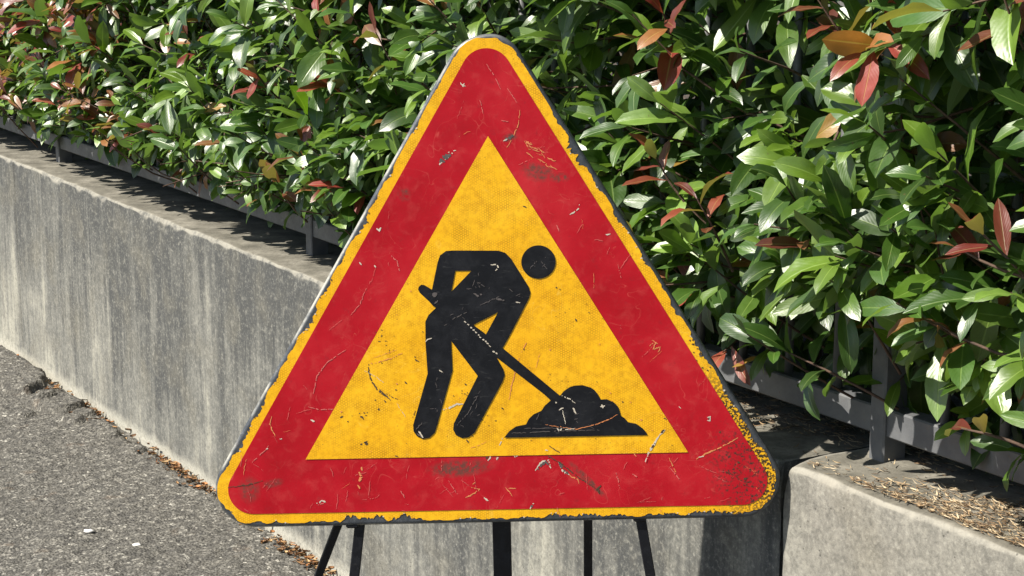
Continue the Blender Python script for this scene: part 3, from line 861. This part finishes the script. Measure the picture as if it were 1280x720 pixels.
mark('r', 'p', 1.3, (392, 492), (396, 470), (410, 452), (432, 437)); mark('r', 'p', 1.4, (385, 508), (400, 512), (416, 511)); mark('r', 'p', 1, (437, 395), (450, 380), (458, 360)); mark('r', 'p', 1.2, (315, 578), (332, 562), (336, 557)); mark('r', 'w', 1.6, (333, 561), (335, 560)); mark('r', 'w', 1.6, (350, 549), (353, 548)); mark('r', 'o', 1.3, (340, 520), (337, 530), (344, 545)); mark('r', 'w', 2, (388, 525), (395, 527))
mark('r', 'd', 1.2, (285, 609), (310, 606), (330, 600)); mark('r', 'd', 1.4, (672, 553 + 10), (700, 578), (725, 598), (748, 612)); mark('r', 'd', 2.4, (745, 612), (751, 606)); mark('r', 'd', 2, (748, 612), (749, 617))
mark('r', 'o', 3, (449, 590), (452, 596), (448, 603)); mark('r', 'o', 2.4, (452, 583), (453, 588)); mark('r', 'o', 2, (447, 606), (451, 612))
mark('r', 'p', 1.2, (500, 612), (506, 622)); mark('r', 'p', 1.2, (838, 585), (850, 600)); mark('r', 'p', 1, (770, 590), (775, 610)); mark('r', 'p', 1.2, (790, 592), (797, 596)); mark('r', 'p', 1, (560, 600), (572, 618))
mark('r', 'o', 1.2, (836, 572), (845, 590)); mark('r', 'o', 1.4, (788, 560), (795, 570))
# yellow field
mark('y', 'd', 2.2, (461, 455), (461, 466), (465, 477), (472, 487), (482, 495)); mark('y', 'd', 3, (470, 484), (477, 491), (485, 496)); mark('y', 'd', 1.2, (480, 490), (492, 497), (498, 499)); mark('y', 'd', 1.4, (474, 486), (488, 500))
mark('y', 'd', 3.2, (472, 512), (475, 511)); mark('y', 'd', 2.6, (450, 520), (454, 523)); mark('y', 'd', 4, (455, 553), (459, 551), (457, 556)); mark('y', 'd', 2.6, (450, 555), (453, 555)); mark('y', 'd', 2.6, (506, 477), (509, 479)); mark('y', 'd', 1.6, (519, 449), (524, 452)); mark('y', 'd', 2, (494, 569), (498, 571)); mark('y', 'd', 2, (480, 500), (483, 503)); mark('y', 'd', 1.6, (425, 522), (429, 520))
for k in range(34):
    c = random.choice(((476, 422), (485, 440), (581, 488), (604, 524), (584, 490), (452, 520), (500, 418)))
    x, y = c[0] + random.gauss(0, 4.5), c[1] + random.gauss(0, 4.5)
    mark('y', 'd', random.uniform(.9, 1.9), (x, y), (x + random.uniform(.6, 2.4), y + random.uniform(-1, 1)))
mark('y', 'w', 2.4, (554, 512), (562, 509), (572, 505), (579, 505)); mark('y', 'w', 2.2, (806, 577), (811, 566), (818, 554), (824, 544), (831, 537)); mark('y', 'd', 2.8, (814, 560), (820, 552)); mark('y', 'd', 3, (826, 541), (830, 537)); mark('y', 'w', 1.2, (808, 569), (814, 558), (822, 546)); mark('y', 'd', 1.6, (829, 522), (833, 524))
mark('y', 'o', 1, (649, 447), (645, 462), (640, 480), (636, 500)); mark('y', 'o', 1, (660, 425), (652, 440)); mark('y', 'o', .9, (465, 455), (490, 447), (505, 440)); mark('y', 'd', 1.1, (516, 522), (520, 510)); mark('y', 'd', 2, (600, 523), (604, 525)); mark('y', 'd', 2.4, (627, 465 + 44), (629, 511)); mark('y', 'd', 1.8, (654, 257), (658, 259)); mark('y', 'd', 2, (719, 398), (721, 401))
mark('y', 'w', 1.6, (624, 556), (627, 551), (628, 547)); mark('y', 'w', 1.6, (681, 562), (685, 563)); mark('y', 'd', 1.2, (685, 556), (700, 566)); mark('y', 'd', 2.2, (583, 549), (586, 553))
for k in range(24):
    x = random.uniform(450, 800); y = random.uniform(250, 560)
    l = random.uniform(6, 34); a = random.uniform(-1.3, 1.3)
    mark('y', random.choice('oow'), random.uniform(.35, .75), (x, y), (x + l * math.cos(a) * .5, y + l * math.sin(a) * .5 + random.uniform(-1, 1)), (x + l * math.cos(a), y + l * math.sin(a)))
for k in range(75):
    if k % 3: x = random.uniform(300, 950); y = random.uniform(575, 640)
    elif k % 2: s_ = random.random(); x = 600 - s_ * 250 + random.uniform(-30, 30); y = 120 + s_ * 440
    else: s_ = random.random(); x = 620 + s_ * 280 + random.uniform(-30, 30); y = 120 + s_ * 440
    l = random.uniform(3, 24); a = random.uniform(-1.6, 1.6)
    mark('r', random.choice('pppppppo'), random.uniform(.3, .7), (x, y), (x + l * .5 * math.cos(a) + random.uniform(-1, 1), y + l * .5 * math.sin(a)), (x + l * math.cos(a), y + l * math.sin(a)))
# pictogram
mark('k', 'w', 1.6, (614, 331), (620, 330), (623, 334), (619, 338)); mark('k', 'g', 3, (592, 366), (597, 370), (602, 367)); mark('k', 'g', 3, (620, 373), (630, 375)); mark('k', 'g', 1.2, (597, 352), (606, 358)); mark('k', 'g', 1, (598, 382), (625, 370)); mark('k', 'g', 1.2, (565, 399), (583, 390)); mark('k', 'w', 1.4, (645, 377), (650, 378)); mark('k', 'g', 5, (541, 370), (546, 366)); mark('k', 'g', 2.4, (544, 379), (547, 375))
for x, y in ((581, 402), (585, 405), (589, 409), (592, 412), (595, 415), (598, 418), (604, 424), (609, 429), (612, 432), (617, 439), (620, 441), (607, 426), (600, 421)): mark('k', 'w', 1.9, (x - 1, y - .5), (x + 1.4, y + .9))
mark('k', 'w', 1.6, (549, 462), (553, 465)); mark('k', 'w', 2, (523, 538), (527, 543), (529, 547)); mark('k', 'g', 2, (521, 541), (526, 546)); mark('k', 'g', 1, (571, 531), (585, 516), (600, 488)); mark('k', 'g', 1.1, (520, 536), (528, 528)); mark('k', 'w', 1.4, (534, 424), (540, 422)); mark('k', 'w', 1.3, (532, 427), (537, 421))
mark('k', 'w', 1.3, (702, 494), (712, 498), (719, 504)); mark('k', 'w', 2, (716, 509), (720, 517)); mark('k', 'w', 3, (752, 505), (754, 509)); mark('k', 'w', 2, (750, 508), (756, 507)); mark('k', 'w', 2, (694, 502), (696, 503)); mark('k', 'w', 1.8, (699, 512), (704, 509)); mark('k', 'w', 2.4, (696, 534), (699, 539), (702, 535)); mark('k', 'o', .9, (680, 530), (720, 536), (752, 528), (772, 518)); mark('k', 'o', .8, (742, 531), (765, 522)); mark('k', 'g', 1, (640, 541), (700, 538), (750, 537)); mark('k', 'g', .9, (655, 535), (720, 534)); mark('k', 'w', 1, (703, 512), (707, 530)); mark('k', 'g', 1, (671, 524), (674, 516)); mark('k', 'w', 1.2, (705, 537), (718, 535)); mark('k', 'g', .9, (663, 335), (671, 326)); mark('k', 'g', .9, (676, 326), (684, 336))
for k in range(40):
    c = random.choice(((600, 350), (570, 400), (545, 470), (600, 510), (720, 525), (640, 360), (540, 510), (673, 327)))
    x, y = c[0] + random.gauss(0, 12), c[1] + random.gauss(0, 10); l = random.uniform(2, 9); a = random.uniform(-1.5, 1.5)
    if c[0] == 673: x, y = 673 + random.uniform(-9, 9), 327 + random.uniform(-9, 9)
    mark('k', 'g', random.uniform(.4, .9), (x, y), (x + l * math.cos(a), y + l * math.sin(a)))
BODY = [(623, 313), (631.7, 315.8), (638.3, 322.5), (660.8, 358.3), (663, 365.8), (661.7, 371.7), (636.7, 420), (628.3, 434.6), (700, 494.2), (697, 505), (688.3, 500), (679.8, 492), (620.5, 446.2), (629.3, 461.8), (630.8, 468.6), (628.3, 476.4), (593.3, 540.5), (585.5, 546.4), (577.8, 547.2), (570, 543.4), (566.5, 536.6), (567.3, 528.9), (597.2, 469.6),
        (564, 425.8), (565.7, 462.8), (562, 476.4), (546.7, 530.8), (543.5, 540.5), (537, 546.8), (529, 548.4), (521.4, 545), (517, 538.6), (516.5, 530.8), (534.6, 466.7), (532, 430), (531.7, 401.7), (535.8, 393.3), (545.3, 384.2), (541.7, 382.5), (535.8, 375.8), (525, 365.8), (522.7, 362.0), (523.3, 358.3), (526.7, 355.5), (530.5, 356), (540, 361.7), (547, 328), (550, 319), (557.5, 313.5), (566, 312.8)]
HOLE1 = [(569.2, 338.3), (589.2, 338.3), (564.2, 364.2)]; HOLE2 = [(622.5, 390), (591.7, 405.8), (607.5, 417.5)]
HEAD = [(673 + 21.4 * math.cos(a), 327.2 + 20.9 * math.sin(a)) for a in np.linspace(0, 2 * math.pi, 48, endpoint=False)]
PILE = [(630, 546.7), (636.7, 538.3), (645, 532.5), (657.5, 530), (660.8, 523.3), (666.7, 517.5), (676.7, 513), (680.8, 506.7), (688.3, 500), (694, 496.5), (700.8, 493.3), (704, 489), (708.3, 485.8), (713, 483), (718.3, 481.5), (728.3, 481.0), (738.3, 484.0), (743, 487.2), (746.7, 491.7), (750.8, 499.0), (758.3, 498.5), (766.7, 502.3), (770.5, 505.5), (773.3, 510), (775.8, 519.2), (781, 522.5), (785, 527.2), (795, 529.2), (803.3, 535), (807, 539.3), (809.2, 543.3)]
def inside(pt, poly):
    x, y = pt; r = False
    for i in range(len(poly)):
        (x0, y0), (x1, y1) = poly[i - 1], poly[i]
        if (y0 > y) != (y1 > y) and x < (x1 - x0) * (y - y0) / (y1 - y0) + x0: r = not r
    return r
def on_black(p): return (inside(p, BODY) and not inside(p, HOLE1) and not inside(p, HOLE2)) or inside(p, HEAD) or inside(p, PILE)
PX_IN = [(610, 170), (382, 574), (860, 565)]
def ribbons(where, y, V, F, MI):
    for kind, w, pts in MARKS[where]:
        if where == 'y' and not all(inside(p, PX_IN) and not on_black(p) for p in pts if w < 1): continue
        if where == 'r' and w < 1 and any(inside(p, PX_IN) for p in pts): continue
        if where == 'k' and w < 1 and not all(on_black(p) for p in pts): continue
        P = [Vector(q2(*p)) for p in pts]; dense = [P[0]]
        for i in range(len(P) - 1):
            L = (P[i + 1] - P[i]).length; k = max(2, int(L / (1.6 * MPX)))
            k = min(k, 24)
            dense += [P[i] + (P[i + 1] - P[i]) * ((j + 1) / k) for j in range(k)]
        o = len(V); n = len(dense); ww = w * MPX * .5
        jit = [Vector((random.gauss(0, 1), random.gauss(0, 1))) * (.28 * MPX if n > 2 else 0) for _ in dense]
        for i, p in enumerate(dense):
            p = p + jit[i]
            d = (dense[min(i + 1, n - 1)] - dense[max(i - 1, 0)]).normalized(); nn = Vector((-d.y, d.x))
            taper = math.sin(math.pi * (.12 + .76 * i / (n - 1))) ** .7
            a = ww * taper * random.uniform(.45, 1.35); b = ww * taper * random.uniform(.45, 1.35)
            V.append((p.x + nn.x * a, y, p.y + nn.y * a)); V.append((p.x - nn.x * b, y, p.y - nn.y * b))
        for i in range(n - 1):
            if n > 4 and random.random() < .16: continue
            F.append((o + 2 * i, o + 2 * i + 1, o + 2 * i + 3, o + 2 * i + 2)); MI.append(MK[kind])
        y -= .0000018
def layer(name, loops, y, mat, where, parent, extra=()):
    V, F = [], []
    for L in loops:
        v, f = fill([L], y); o = len(V); V += v; F += [tuple(i + o for i in q) for q in f]
    MI = [0] * len(F)
    ribbons(where, y - .00025, V, F, MI)
    for (a, b, r, k) in extra:                      # little irregular flecks
        o = len(V); m = random.randint(5, 7); ph = random.random() * 6
        for j in range(m):
            rr = r * random.uniform(.5, 1.3); an = ph + 2 * math.pi * j / m
            V.append((a + rr * math.cos(an) * 1.3, y - .00045, b + rr * math.sin(an)))
        F.append(tuple(range(o, o + m))); MI.append(MK[k])
    return obj(name, V, F, [mat] + MARK_MATS, parent, mat_idx=MI)
edge_flecks = []
for i in range(0, nL):
    a, b = yl[i]; disp = math.hypot(a - loop[i][0], b - loop[i][1]) / MPX
    if random.random() < (.16 if disp > 2.5 else .035):
        edge_flecks.append((a + random.gauss(0, .6) * MPX, b + random.gauss(0, .6) * MPX, random.uniform(.5, 1.3) * MPX, random.choice('wwwdg')))
for k in range(95):      # dark wear near the lower right corner
    s_ = random.random() ** .8; x = 862 + s_ * 100 + random.gauss(0, 7); y = 425 + s_ * 205 + random.gauss(0, 7)
    a, b = q2(x, y); edge_flecks.append((a, b, random.uniform(.4, 1.7) * MPX, 'd'))
for k in range(50):
    x = random.uniform(890, 965); y = 640 + random.gauss(1, 3); a, b = q2(x, y); edge_flecks.append((a, b, random.uniform(.4, 1.6) * MPX, 'd'))
def in_loop(a, b, L): return inside((a, b), L)
edge_flecks = [e for e in edge_flecks if in_loop(e[0], e[1], yl)]
red_loop = offset_tri(T_in, D_RED, R_RED, 24)
layer('yellow_border', [yl], -.0006, YEL, 'e', sign, [e for e in edge_flecks if not in_loop(e[0], e[1], red_loop)])
rf = []
for k in range(45):
    x = 935 + random.gauss(0, 22); y = 590 + random.gauss(0, 42); a, b = q2(x, y)
    if in_loop(a, b, red_loop) and not inside((x, y), PX_IN): rf.append((a, b, random.uniform(.4, 1.7) * MPX, 'd'))
layer('red_border', [red_loop], -.0012, RED, 'r', sign, rf)
yf = []
for k in range(120):
    x = random.uniform(395, 840); y = random.uniform(300, 566)
    if inside((x, y), PX_IN) and not on_black((x, y)): yf.append((*q2(x, y), random.uniform(.3, 1.0) * MPX, random.choice('ddo')))
layer('yellow_field', [T_in], -.0019, YEL, 'y', sign, yf)
P2 = lambda L: [q2(*p) for p in L]
V1, F1 = fill([P2(BODY), P2(HOLE1), P2(HOLE2)], -.0026)
def picto():
    V, F = list(V1), list(F1)
    for L in (HEAD,):
        v, f = fill([P2(L)], -.0026); o = len(V); V += v; F += [tuple(i + o for i in q) for q in f]
    v, f = fill([P2(PILE)], -.00275); o = len(V); V += v; F += [tuple(i + o for i in q) for q in f]
    MI = [0] * len(F)
    ribbons('k', -.0030, V, F, MI)
    return obj('digging_worker_pictogram', V, F, [BLK] + MARK_MATS, sign, mat_idx=MI)
picto()

# --- stand: flat bars behind the panel down to the ground
def bar(name, top, bot, wid, thick, Yt=None):
    """top / bot: world points; a flat bar facing the viewer"""
    a, b = SIGN_I @ top, SIGN_I @ bot
    d = (b - a).normalized(); x = Vector((1, 0, 0)); x = (x - d * x.dot(d)).normalized(); y = d.cross(x)
    V, F = box(-wid / 2, wid / 2, -thick / 2, thick / 2, 0, (b - a).length, .0015)
    Vw = [a + x * p[0] + y * p[1] + d * p[2] for p in V]
    return fix_normals(obj(name, Vw, F, STEEL, sign))
def through(px, py, y):     # the point of the pixel's ray at world depth y
    return hit(px, py, Vector((0, 1, 0)), y)
def leg(p1, y1, p2, y2, wid, thick, up):
    """bar seen through pixel p1 at depth y1 and p2 at depth y2, run on down to the ground and up behind the panel"""
    a, b = through(*p1, y1), through(*p2, y2)
    g = a + (b - a) * (a.z / (a.z - b.z)); t = a + (a - b).normalized() * up
    g.z += .004
    return bar('leg', t, g, wid, thick)
leg((450, 655), 3.140, (443, 720), 3.140, .0175, .012, .05)
leg((801, 650), 3.140, (813, 720), 3.140, .0175, .012, .05)
leg((421, 660), 3.195, (398, 720), 3.220, .014, .014, .07)
leg((735, 650), 3.195, (735, 720), 3.230, .015, .014, .07)
leg((627, 655), 3.170, (628.5, 720), 3.170, .032, .006, .20)
def clamp(px, py):
    p = SIGN_I @ on_sign(px, py)
    V, F = box(p.x - .011, p.x + .011, .002, .024, p.z - .009, p.z + .006, .003)
    fix_normals(obj('clamp', V, F, STEEL, sign))
clamp(440, 655); clamp(800, 647)
